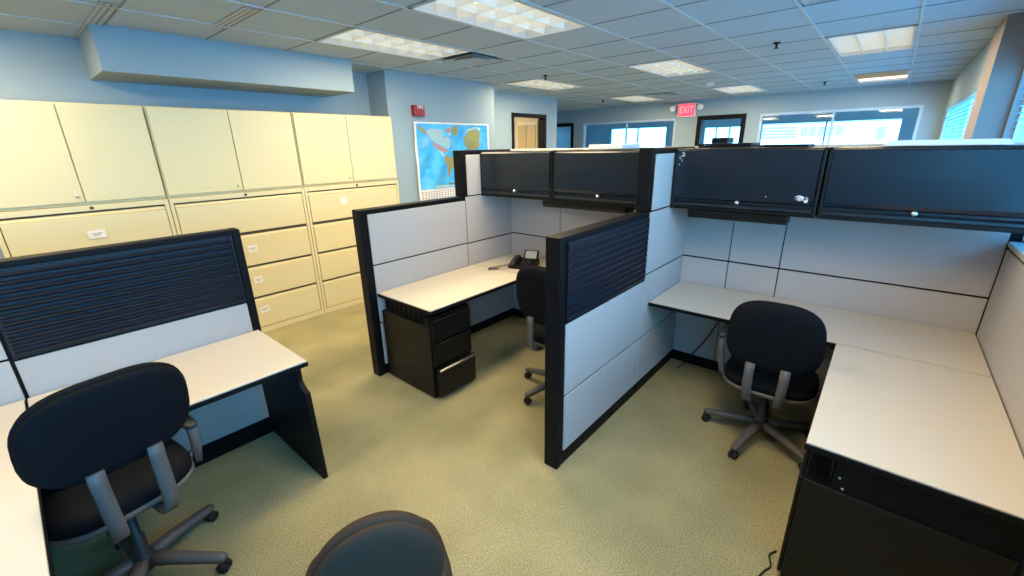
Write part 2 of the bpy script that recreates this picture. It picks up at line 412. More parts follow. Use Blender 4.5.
def sprinkler(x, y, label):
    t = thing('sprinkler', label, 'sprinkler', (x, y, CEIL-.06), group='ceiling sprinklers')
    MB().lathe([(.001, CEIL-.004), (.034, CEIL-.004), (.030, CEIL-.012), (.010, CEIL-.016), (.010, CEIL-.05), (.001, CEIL-.05)], (x, y, 0)).build('body', M['black'], t)
    MB().lathe([(.001, CEIL-.055), (.022, CEIL-.054), (.022, CEIL-.051), (.001, CEIL-.050)], (x, y, 0)).build('deflector', M['black'], t)
sprinkler(5.07, 1.04, 'black sprinkler head between the two nearest ceiling lights on the right')
sprinkler(8.91, 1.06, 'small black sprinkler head beside the shiny air slot')
sprinkler(5.02, 3.69, 'black sprinkler head in front of the light by the open door')
sprinkler(8.63, 4.85, 'tiny black sprinkler head near the far left ceiling light')
sm = MB().lathe([(.001, CEIL-.045), (.05, CEIL-.04), (.062, CEIL-.02), (.062, CEIL-.001), (.001, CEIL-.001)], (7.62, 2.41, 0)).build('smoke_detector', M['white'])
tag(recentre(sm), 'round smoke detector on the ceiling beside the far right light', 'smoke detector')
# exit sign
t = thing('exit_sign', 'lit red exit sign with two lamp heads, high on the far wall', 'exit sign', (XF-.06, 3.69, 2.33))
B(XF-.065, XF-.001, 3.50, 3.88, 2.345, 2.625, bev=.008).build('housing', M['white'], t)
B(XF-.072, XF-.064, 3.515, 3.865, 2.36, 2.61, bev=.003).build('face', M['exit'], t)
for s, nm in ((-1, 'a'), (1, 'b')):
    y = 3.69+s*.30
    lh = MB().tube([(XF-.03, 3.69+s*.19, 2.60), (XF-.05, 3.69+s*.24, 2.60), (XF-.06, y, 2.57)], .012)
    lh.lathe([(.02, 0), (.055, -.03), (.06, -.08), (.05, -.085), (.001, -.07)], (XF-.03, y, 2.53), axis=0)
    lh.build('lamp_head', M['white'], t)
def text_obj(name, body, size, loc, rot, m, parent=None, ext=.002, sx=1):
    cu = bpy.data.curves.new(name, 'FONT'); cu.body = body; cu.size = size; cu.extrude = ext; cu.align_x = 'CENTER'; cu.align_y = 'CENTER'
    o = bpy.data.objects.new(name, cu); COL.objects.link(o); o.data.materials.append(m)
    if parent is not None: o.parent = parent; loc = Vector(loc) - Vector(parent['_w'])
    me = bpy.data.meshes.new_from_object(o); bpy.data.objects.remove(o)
    o = bpy.data.objects.new(name, me); COL.objects.link(o)
    if parent is not None: o.parent = parent
    o.location = loc; o.rotation_euler = rot; o.scale = (sx, 1, 1); return o
text_obj('lettering', 'EXIT', .21, (XF-.074, 3.69, 2.485), (PI/2, 0, -PI/2), M['exit_dim'], t, sx=.72)

# ================================================================== CREAM CABINETS
YC = 4.66
def storage(x0, x1, seam, label, right_gap=False):
    t = thing('storage_cabinet', label, 'cabinet', ((x0+x1)/2, YC+.2, 1.43), group='cream cabinets on top of the lateral files')
    B(x0+.003, x1-.003, YC+.024, YB-.03, 1.43, 2.165, bev=.004).build('body', M['cabinet'], t)
    for a, b, s in ((x0+.012, seam-.003, 1), (seam+.003, x1-.012, -1)):
        d = B(a, b, YC, YC+.022, 1.452, 2.155, bev=.004).build('door', M['cabinet'], t)
        if s == 1:
            MB().lathe([(.001, -.006), (.011, -.005), (.012, 0), (.012, .004), (.001, .004)], (b-.035, YC-.002, 1.50), axis=1, n=12).build('lock', M['chrome'], d)
    return t
storage(-.11, .905, .397, 'cream two-door cabinet above the file bank, leftmost of the three')
storage(.905, 2.07, 1.50, 'cream two-door cabinet above the file bank, middle of the three')
storage(2.07, 3.25, 2.65, 'cream two-door cabinet above the file bank, next to the map wall')
def sticker(name, x, z, w, h, tilt, label, parent, rnd=False):
    m = MB(); ca, sa = math.cos(tilt), math.sin(tilt); y = YC-.004
    def P(u, v, d): return (x+u*ca-v*sa, y-d, z+u*sa+v*ca)
    if rnd: pts = [(w/2*math.cos(i*PI/8), h/2*math.sin(i*PI/8)) for i in range(16)]
    else: pts = [(-w/2, -h/2), (w/2, -h/2), (w/2, h/2), (-w/2, h/2)]
    n = len(pts); m._geo([P(u, v, 0) for u, v in pts]+[P(u, v, .0015) for u, v in pts],
        [tuple(range(n)), tuple(range(n, 2*n))]+[(i, (i+1) % n, (i+1) % n+n, i+n) for i in range(n)])
    if not rnd:
        for v, l in ((.006, .62), (-.008, .40)):
            m._geo([P(-w*l/2, v-.003, .0022), (P(w*l/2, v-.002, .0022)), P(w*l/2, v+.003, .0022), P(-w*l/2, v+.002, .0022)], [(0,1,2,3)], 1)
    return m.build(name, [M['paper'], M['ink']], parent, label)
def lateral(x0, x1, label, stickers):
    t = thing('lateral_file', label, 'file cabinet', ((x0+x1)/2, YC+.2, 0), group='cream four-drawer lateral files')
    b = MB(); b.box(x0+.003, x1-.003, YC+.024, YB-.03, 0, 1.428, bev=.004)
    b.box(x0+.003, x0+.03, YC+.003, YC+.026, .0, 1.428, bev=.002); b.box(x1-.03, x1-.003, YC+.003, YC+.026, 0, 1.428, bev=.002)
    b.box(x0+.03, x1-.03, YC+.003, YC+.026, 1.385, 1.428, bev=.002); b.box(x0+.03, x1-.03, YC+.003, YC+.026, 0, .058, bev=.002)
    b.build('body', M['cabinet'], t)
    g = B(x0+.031, x1-.031, YC+.0235, YC+.0255, .058, 1.385).build('gap', M['cab_gap'], t)
    zs = [(.064, .370), (.392, .698), (.720, 1.026), (1.055, 1.372)]
    for i, (z0, z1) in enumerate(zs):
        m = MB(); m.box(x0+.036, x1-.036, YC, YC+.022, z0, z1-.028, bev=.003)
        m.prism([(YC+.020, z1-.030), (YC+.004, z1-.024), (YC+.012, z1-.004), (YC+.022, z1-.002)], 0, x0+.036, x1-.036)
        d = m.build('drawer', M['cabinet'], t)
        for (k, x, z, w, h, tl, rnd, lb) in stickers:
            if k == i: sticker('sticker', x, z, w, h, tl, lb, d, rnd)
    MB().lathe([(.001, -.006), (.012, -.005), (.013, 0), (.013, .004), (.001, .004)], ((x0+x1)/2+.02, YC, 1.407), axis=1, n=12).build('lock', M['cab_gap'], t)
    return t
lateral(-.11, .905, 'cream lateral file with a white card on its top drawer, behind the louvered panel', [(3, .40, 1.205, .105, .062, .03, False, 'white card label')])
lateral(.905, 2.07, 'cream lateral file with three white cards down its left side', [
    (2, 1.47, .885, .085, .070, .03, False, 'white card label'), (1, 1.46, .565, .085, .065, .06, False, 'white card label'), (0, 1.46, .245, .090, .065, .12, False, 'white card label')])
lateral(2.07, 3.25, 'cream lateral file with a pale round sticker, beside the map wall', [(3, 2.49, 1.25, .085, .085, 0, True, 'pale round sticker')])

# ================================================================== MAP AND ALARM
def world_map():
    x0, x1, z0, z1 = 3.60, 4.98, 1.13, 2.12
    yy = YM-.004
    t = thing('wall_map_poster', 'blue creased world map poster taped to the wall left of the door', 'map', ((x0+x1)/2, YM-.01, z0))
    def wav(u, v): return .014*math.sin(9*u+4*v)*math.sin(7*v+1)*.6 + .005*math.sin(23*u-11*v) + .004*math.sin(16*abs(u-.5)+14*v)
    def surf(u, v, lift): return (x0+(x1-x0)*u, yy-.022-wav(u, v)-lift, z0+(z1-z0)*v)
    m = MB(); N, K = 28, 20
    vs = [surf(i/N, j/K, 0) for j in range(K+1) for i in range(N+1)]
    m._geo(vs, [(j*(N+1)+i, j*(N+1)+i+1, (j+1)*(N+1)+i+1, (j+1)*(N+1)+i) for j in range(K) for i in range(N)], 0, True)
    m.build('paper_sheet', M['paper'], t)
    m = MB()
    ua = lambda u: .025+.95*u
    va = lambda v: .135+.845*v
    vs = [surf(ua(i/N), va(j/K), .0012) for j in range(K+1) for i in range(N+1)]
    m._geo(vs, [(j*(N+1)+i, j*(N+1)+i+1, (j+1)*(N+1)+i+1, (j+1)*(N+1)+i) for j in range(K) for i in range(N)], 0, True)
    m.build('sea', M['sea'], t)
    def poly(name, lands, mt):
        for pts in lands:
            b = MB(); n = len(pts); cu = sum(p[0] for p in pts)/n; cv = sum(p[1] for p in pts)/n
            rings = [[surf(ua(cu+(p[0]-cu)*k), va(cv+(p[1]-cv)*k), .0028) for p in pts] for k in (1, .66, .33)]
            v = [q for r in rings for q in r]+[surf(ua(cu), va(cv), .0028)]
            f = [(k*n+i, k*n+(i+1) % n, (k+1)*n+(i+1) % n, (k+1)*n+i) for k in range(2) for i in range(n)]
            f += [(2*n+i, 2*n+(i+1) % n, 3*n) for i in range(n)]
            b._geo(v, f, 0, True)
            b.build(name, mt, t)
    SA = [(.33,.50), (.37,.53), (.41,.50), (.45,.47), (.49,.44), (.48,.38), (.455,.33), (.43,.29), (.41,.24), (.395,.17), (.38,.18), (.375,.25), (.37,.33), (.345,.39), (.32,.44)]
    GR = [(.44,.93), (.48,.98), (.53,.96), (.545,.90), (.52,.83), (.48,.82), (.46,.87)]
    EU = [(.62,.80), (.66,.83), (.70,.90), (.76,.92), (.82,.91), (.88,.90), (.89,.82), (.86,.73), (.87,.66), (.82,.60), (.75,.60), (.68,.62), (.64,.66), (.63,.72)]
    AF = [(.64,.60), (.70,.61), (.76,.59), (.80,.52), (.78,.44), (.75,.34), (.72,.28), (.70,.33), (.69,.42), (.65,.48), (.62,.54)]
    AU = [(.93,.40), (.97,.42), (.99,.35), (.97,.28), (.93,.30)]
    AK = [(.03,.98), (.09,.93), (.14,.88), (.12,.85), (.06,.89), (.02,.94)]
    US = [(.18,.73), (.25,.70), (.32,.65), (.40,.60), (.38,.57), (.30,.58), (.24,.62), (.20,.66)]
    CI = [(.37,.93), (.43,.95), (.45,.90), (.41,.86), (.36,.88)]
    CA = [(.12,.90), (.19,.93), (.26,.92), (.31,.93), (.34,.87), (.335,.80), (.36,.76), (.375,.80), (.40,.82), (.42,.78), (.44,.72), (.43,.67), (.40,.62), (.33,.66), (.25,.71), (.19,.75), (.15,.82)]
    AN = [(.05,.03), (.20,.055), (.35,.045), (.44,.09), (.46,.05), (.60,.06), (.80,.07), (.95,.05), (.95,.01), (.05,.01)]
    IS = [(.40,.86), (.43,.87), (.44,.83), (.42,.81)]
    MX = [(.24,.60), (.29,.56), (.31,.51), (.34,.50), (.33,.54), (.31,.58)]
    RU = [(.64,.86), (.70,.93), (.80,.97), (.90,.96), (.90,.92), (.80,.93), (.72,.92)]
    poly('landmass', [CA, MX, RU, AN, IS], M['land3']); poly('landmass', [SA, GR, EU, AF, AU, AK], M['land']); poly('landmass', [US, CI], M['land2'])
    b = MB(); rnd = random.Random(3); NU, NV = 52, 8
    vs = [surf(.025+.95*i/NU, .012+.108*j/NV, .002) for j in range(NV+1) for i in range(NU+1)]
    for j in range(NV):
        for i in range(NU): b._geo([vs[j*(NU+1)+i], vs[j*(NU+1)+i+1], vs[(j+1)*(NU+1)+i+1], vs[(j+1)*(NU+1)+i]], [(0,1,2,3)], 0 if i % 2 or j % 2 else rnd.randrange(1, 5))
    bmesh.ops.remove_doubles(b.bm, verts=b.bm.verts, dist=1e-5)
    b.build('flag_rows', [M['paper'], M['red'], M['ink'], M['land'], M['land2']], t)
world_map()
t = thing('fire_alarm', 'small red fire alarm box on the wall above the map', 'fire alarm', (3.685, YM-.03, 2.185))
B(3.60, 3.77, YM-.065, YM-.001, 2.185, 2.315, bev=.008).build('housing', M['red'], t)
text_obj('lettering', 'FIRE', .055, (3.70, YM-.067, 2.29), (PI/2, 0, 0), M['white'], t, ext=.001)
B(3.63, 3.74, YM-.071, YM-.064, 2.205, 2.255, bev=.004).build('grille', M['red'], t)

# ================================================================== PARTITION PANELS
TH = .085
def panel(name, label, loc, rz, L, H, tiles, back=None, TH=TH, cap='black', group='cubicle partition panels', kick=.085, post0=True, post1=False):
    """local x along the panel, front at y=0 (facing -y), thickness TH"""
    t = thing(name, label, 'partition panel', loc, rz, group, room=False)
    f = MB(); f.box(.0004, L-.0004, .008, TH-.008, .03, H-.012)
    f.build('frame', M['black'], t)
    B(0, L, -.002, TH+.002, H-.012, H+.018, bev=.005).build('top_cap', M[cap] if cap != 'black' else M['black'], t)
    B(.004, L-.004, .002, TH-.002, 0, kick, bev=.003).build('base', M['black'], t)
    if post0: B(-.040, .004, -.003, TH+.003, 0, H+.019, bev=.006).build('end_post', M['black'], t)
    if post1: B(L-.004, L+.040, -.003, TH+.003, 0, H+.019, bev=.006).build('end_post', M['black'], t)
    for side, ts in ((0, tiles), (1, tiles if back is None else back)):
        for (x0, x1, z0, z1, kind) in ts:
            g = .0035
            if kind == 'f':
                y0, y1 = (-.0005, .009) if side == 0 else (TH-.009, TH+.0005)
                B(x0+.003, x1-.003, y0, y1, z0+.0055, z1-.0055, bev=.003).build('fabric_tile', M['fabric'], t)
            else:
                n = 11; m = MB(); h = (z1-z0-.02)/n; sg = -1 if side == 0 else 1; yb = .008 if side == 0 else TH-.008
                m.box(x0+g, x1-g, yb-.002, yb+.002, z0+g, z1-g)
                for k in range(n):
                    z = z0+.010+k*h
                    m.prism([(yb, z+.002), (yb+sg*.006, z+.002), (yb+sg*.018, z+.012), (yb+sg*.019, z+.018), (yb+sg*.006, z+h*.62), (yb, z+h*.66)], 0, x0+g+.004, x1-g-.004)
                m.box(x0+g, x0+g+.012, yb, yb+sg*.013, z0+g, z1-g); m.box(x1-g-.012, x1-g, yb, yb+sg*.013, z0+g, z1-g)
                m.build('slat_tile', M['slat'], t)
    return t
HL, HH = 1.355, 1.755
WX0, WX1, SPX = 1.69, 2.73, 3.46
SPL = 3.37                        # spine of the middle cubicle stands a little forward
def wing_tiles(L, lou):
    if lou: return [(.03, L, .90, 1.34, 's'), (.03, L, .46, .90, 'f'), (.03, L, .085, .46, 'f')]
    return [(.03, L, .94, 1.34, 'f'), (.03, L, .46, .94, 'f'), (.03, L, .085, .46, 'f')]
panel('partition_panel', 'low grey panel with dark louvered top between the two cubicles', (WX0+.04, 1.15, 0), 0, WX1-WX0-.04, HL, wing_tiles(WX1-WX0-.04, True))
Lh = SPX-WX1-.004
tall = [(.03, Lh, 1.372, 1.74, 'f'), (0, Lh, .935, 1.372, 'f'), (0, Lh, .46, .935, 'f'), (0, Lh, .085, .46, 'f')]
def tallpanel(label, y):
    t = panel('partition_panel', label, (WX1+.002, y, 0), 0, Lh, HH, tall, post0=False)
    B(-.044, .004, -.003, TH+.003, 1.376, HH+.019, bev=.006).build('end_post', M['black'], t)
    return t
tallpanel('tall grey panel joining the louvered divider to the overhead cabinets', 1.15)
panel('partition_panel', 'low plain grey panel on the far side of the middle cubicle, by the lateral files', (WX0, 2.905, 0), 0, WX1-WX0, HL, wing_tiles(WX1-WX0, False))
tallpanel('tall grey panel in front of the map, at the far end of the overhead cabinets', 2.905)
# spine runs (front faces -X): local x runs toward -Y
Ls = 2.90-1.24
panel('partition_panel', 'long tall grey panel behind the phone desk in the middle cubicle', (SPL, 2.985, 0), -PI/2, 2.985-1.24, HH,
      [(0, .69, .94, 1.74, 'f'), (.69, 1.235, .94, 1.74, 'f'), (1.235, 1.74, .94, 1.74, 'f'), (0, .69, .46, .94, 'f'), (.69, 1.235, .46, .94, 'f'), (1.235, 1.74, .46, .94, 'f'),
       (0, .69, .085, .46, 'f'), (.69, 1.74, .085, .46, 'f')], cap='capl', post0=False)
panel('partition_panel', 'long tall grey panel under the right overhead cabinets, by the window', (SPX, 1.198, 0), -PI/2, 1.198+.605, HH,
      [(0, .39, .935, 1.74, 'f'), (.39, .725, .935, 1.74, 'f'), (.725, 1.757, .935, 1.74, 'f'), (0, .39, .46, .935, 'f'), (.39, .725, .46, .935, 'f'), (.725, 1.757, .46, .935, 'f'),
       (0, .39, .085, .46, 'f'), (.39, .725, .085, .46, 'f'), (.725, 1.757, .085, .46, 'f')], cap='capl', post0=False)
# half-height panel along the window
panel('partition_panel', 'half-height grey panel along the window beside the right desk', (SPX-.003, -.56, 0), PI, SPX-1.55, 1.245,
      [(0, 1.90, .085, .46, 'f'), (0, 1.90, .46, 1.225, 'f')], TH=.05, cap='capl', post0=False, post1=True, back=[])
# near-left panels
panel('partition_panel', 'low panel with a wide dark louvered top behind the near left desk', (-.17, 2.885, 0), 0, .99, 1.345,
      [(.006, .985, .91, 1.335, 's'), (.006, .985, .46, .91, 'f'), (.006, .985, .085, .46, 'f')], post0=False, post1=True)
panel('partition_panel', 'plain grey panel at the left edge, continuing the louvered one', (-1.20, 2.885, 0), 0, 1.0295, 1.345,
      [(0, 1.028, .92, 1.335, 'f'), (0, 1.028, .46, .92, 'f'), (0, 1.028, .085, .46, 'f')], post0=True)

# ================================================================== OVERHEAD CABINETS
OX = 3.055
def overhead(y0, y1, label, chips=False, OX=3.055, SPX=3.46):
    """y0 > y1, front faces -X"""
    t = thing('overhead_cabinet', label, 'overhead cabinet', ((OX+SPX)/2, (y0+y1)/2, 1.36), group='dark overhead cabinets')
    b = MB(); b.box(OX+.03, SPX-.003, y1+.002, y0-.002, 1.385, 1.758, bev=.004)
    b.box(OX, SPX-.003, y0-.022, y0-.002, 1.362, 1.762, bev=.006); b.box(OX, SPX-.003, y1+.002, y1+.022, 1.362, 1.762, bev=.006)
    b.box(OX+.01, SPX-.003, y1+.022, y0-.022, 1.362, 1.388, bev=.004)
    b.build('body', M['steel_blk'], t)
    d = MB(); d.prism([(OX+.028, 1.752), (OX+.004, 1.750), (OX-.004, 1.742), (OX-.006, 1.60), (OX-.004, 1.462), (OX+.004, 1.440), (OX+.018, 1.432), (OX+.018, 1.418), (OX-.004, 1.408), (OX-.006, 1.394), (OX+.004, 1.386), (OX+.028, 1.386)], 1, y1+.024, y0-.024)
    d = d.build('door', M['door_dk'], t)
    yk = y0+(y1-y0)*.52 if not chips else y0-.40*(y0-y1)
    MB().lathe([(.001, -.012), (.012, -.010), (.014, 0), (.014, .03), (.001, .03)], (OX+.006, (y0+y1)/2, 1.425), axis=0, n=14).build('lock', M['chrome'], d)
    if chips:
        rnd = random.Random(5)
        def flake(y, z, ry, rz_):
            n = 9; pts = [(OX-.0085, y+ry*math.cos(2*PI*i/n)*rnd.uniform(.7, 1.2), z+rz_*math.sin(2*PI*i/n)*rnd.uniform(.7, 1.2)) for i in range(n)]
            back = [(OX-.004, p[1], p[2]) for p in pts]
            c = MB(); c._geo(pts+back, [tuple(range(n))]+[(i, (i+1) % n, (i+1) % n+n, i+n) for i in range(n)])
            c.build('bare_scrape', M['chip'], d)
        flake(.375, 1.462+.012, .030, .016); flake(.345, 1.470, .014, .018); flake(.395, 1.474, .010, .010)
        for (y, z, ry, r2) in ((1.085, 1.735, .012, .004), (1.078, 1.722, .006, .009), (1.090, 1.715, .008, .004), (1.094, 1.695, .007, .003), (1.088, 1.683, .004, .004), (1.105, 1.705, .003, .008), (1.105, 1.66, .003, .004), (.555, 1.475, .004, .004)):
            flake(y, z, ry, r2)
    return t
overhead(1.147, .285, 'dark overhead cabinet with chipped paint on its door, right cubicle', True)
overhead(.281, -.555, 'dark overhead cabinet nearest the window, tinted blue by daylight')
overhead(2.900, 2.082, 'dark overhead cabinet at the map end of the middle cubicle', False, 2.93, SPL)
overhead(2.078, 1.245, 'dark overhead cabinet at the divider end of the middle cubicle', False, 2.93, SPL)
def task_light(y0, y1, label, dx=0):
    t = thing('task_light', label, 'task light', (3.16+dx, (y0+y1)/2, 1.30), group='task lights under the overhead cabinets')
    MB().prism([(3.07+dx, 1.358), (3.07+dx, 1.325), (3.085+dx, 1.305), (3.22+dx, 1.305), (3.235+dx, 1.358)], 1, y1, y0).build('housing', M['steel_blk'], t)
    B(3.095+dx, 3.21+dx, y1+.03, y0-.03, 1.299, 1.306, bev=.002).build('lens', M['screen'], t)
task_light(1.02, .43, 'black task light under the chipped overhead cabinet')
task_light(2.20, 1.44, 'black task light under the overhead cabinets of the middle cubicle', -.11)

# ================================================================== DESKS
DZ = .72
def worktop(label, rects, seam_axis=None, name='worktop', group='laminate worktops', corner=None):
    x0, x1, y0, y1 = rects
    t = thing(name, label, 'desk', ((x0+x1)/2, (y0+y1)/2, 0), group=group)
    B(x0+.004, x1-.004, y0+.004, y1-.004, DZ-.008, DZ, bev=.002).build('laminate_top', M['lam'], t)
    B(x0, x1, y0, y1, DZ-.032, DZ-.007, bev=.003).build('edge_band', M['black'], t, 'black edge')
    return t
def bracket(t, x, y, axis, L):
    m = MB()
    if axis == 0: m.prism([(x, DZ-.034), (x+L, DZ-.034), (x+L, DZ-.055), (x, DZ-.20)], 1, y-.006, y+.006)
    else: m.prism([(y, DZ-.034), (y+L, DZ-.034), (y+L, DZ-.055), (y, DZ-.20)], 0, x-.006, x+.006)
    m.build('bracket', M['black'], t)
t = worktop('long cream worktop under the overhead cabinets by the window', (2.822, SPX-.003, -.556, 1.145))
bracket(t, SPX-.004, 1.05, 0, -.45); bracket(t, SPX-.004, .45, 0, -.35)
t = worktop('near cream worktop along the window, resting on a black pedestal', (1.73, 2.819, -.556, .05))
t = worktop('cream worktop on black drawers along the plain panel in the middle cubicle', (1.72, 2.80, 2.245, 2.900))
t = worktop('cream worktop holding the phone, under the middle overhead cabinets', (2.803, SPL-.003, 1.26, 2.900))
bracket(t, SPL-.004, 2.0, 0, -.4)
t = worktop('cream worktop in front of the near left louvered panel, with a black end support', (-.172, .843, 2.20, 2.878))
m = MB(); m.prism([(2.14, 0), (2.86, 0), (2.86, DZ-.034), (2.235, DZ-.034), (2.235, .60), (2.20, .565), (2.165, .55)], 0, .785, .812)
m.build('end_support', M['black'], t)
B(-.172, .78, 2.835, 2.872, .0, .09, bev=.004).build('cable_raceway', M['black'], t)  # low black strip along the panel foot under the worktop
t = worktop('cream worktop at the left edge of the picture beside the black chair', (-.90, -.175, 1.05, 2.878))
B(-.86, -.20, 1.08, 1.105, 0, DZ-.034, bev=.003).build('end_support', M['black'], t)
B(-.86, -.835, 1.11, 2.85, .25, DZ-.034, bev=.003).build('side_support', M['black'], t)

# ================================================================== PEDESTALS
def pedestal_left():
    x0, x1, y0, y1, zt = 1.722, 2.115, 2.275, 2.862, .585
    t = thing('drawer_pedestal', 'black three-drawer pedestal under the worktop of the middle cubicle', 'drawer unit', ((x0+x1)/2, (y0+y1)/2, 0))
    b = MB(); b.box(x0, x1, y0, y1, .012, zt, bev=.004); b.build('body', M['steel_blk'], t)
    r = MB(); r.box(x0+.045, x1-.01, y0+.06, y1, zt+.001, DZ-.034); r.box(x0+.002, x1-.002, y0, y0+.061, zt+.001, .655)
    for i in range(9): r.box(x0+.039, x0+.046, y0+.08+i*.06, y0+.11+i*.06, zt+.002, DZ-.035)
    r.build('riser', M['black'], t)
    zs = [(.465, .640, .0), (.275, .455, .0), (.03, .262, .035)]
    for i, (z0, z1, out) in enumerate(zs):
        m = MB(); m.box(x0+.012, x1-.012, y0-.022-out, y0-out-.001, z0, z1-.018, bev=.004)
        m.prism([(y0-.004-out, z1-.019), (y0-.016-out, z1-.016), (y0-.020-out, z1-.002), (y0-.004-out, z1-.001)], 0, x0+.014, x1-.014)
        if out: m.box(x0+.02, x1-.02, y0-out-.001, y0+.2, z0+.01, z1-.08)
        d = m.build('drawer', M['steel_blk'], t)
        p = MB().tube([(x0+.02, y0-.022-out, z1-.012), (x0+.03, y0-.028-out, z1-.010), (x1-.03, y0-.028-out, z1-.010), (x1-.02, y0-.022-out, z1-.012)], .006 if out == 0 else .009)
        p.build('drawer_pull', M['chrome'] if out else M['steel_blk'], d)
    f = MB()
    for x in (x0+.03, x1-.03):
        for y in (y0+.03, y1-.03): f.lathe([(.012, 0), (.018, .002), (.018, .011), (.006, .013)], (x, y, 0), n=10)
    f.build('glide_feet', M['rubber'], t)
pedestal_left()
def pedestal_right():
    x0, x1, y0, y1, zt = 1.752, 2.34, -.535, .030, .545
    t = thing('file_pedestal', 'black steel pedestal under the near end of the right worktop', 'drawer unit', ((x0+x1)/2, (y0+y1)/2, 0))
    B(x0, x1, y0, y1, .012, zt, bev=.006).build('body', M['steel_blk'], t)
    r = MB(); r.box(x0+.012, x1-.02, y0, y1-.085, zt+.001, DZ-.034)
    for i in range(5): r.box(x0+.0095, x0+.013, y0+.03+i*.11, y0+.038+i*.11, zt+.002, DZ-.036)
    r.build('riser', M['black'], t)
    m = MB()
    m.box(x0+.03, x0+.22, y1-.0840, y1-.076, zt+.001, DZ-.036, bev=.002); m.build('corner_bracket', M['steel_blk'], t)
    s = MB()
    for (y, z) in ((-.03, .60), (-.045, .558)): s.lathe([(.001, -.003), (.004, -.002), (.005, 0), (.005, .004), (.001, .004)], (x0+.0095, y-.045, z), axis=0, n=8)
    s.build('screws', M['chrome'], t)
    for i, (z0, z1) in enumerate(((.29, .535), (.03, .28))):
        d = B(x0+.02, x1-.02, y1+.001, y1+.017, z0, z1, bev=.004).build('drawer', M['steel_blk'], t)
        B(x0+.12, x1-.12, y1+.0165, y1+.020, z1-.05, z1-.03, bev=.002).build('drawer_pull', M['chdk'], d)
    f = MB()
    for x in (x0+.04, x1-.04):
        for y in (y0+.04, y1-.04): f.lathe([(.012, 0), (.018, .002), (.018, .011), (.006, .013)], (x, y, 0), n=10)
    f.build('glide_feet', M['rubber'], t)
pedestal_right()

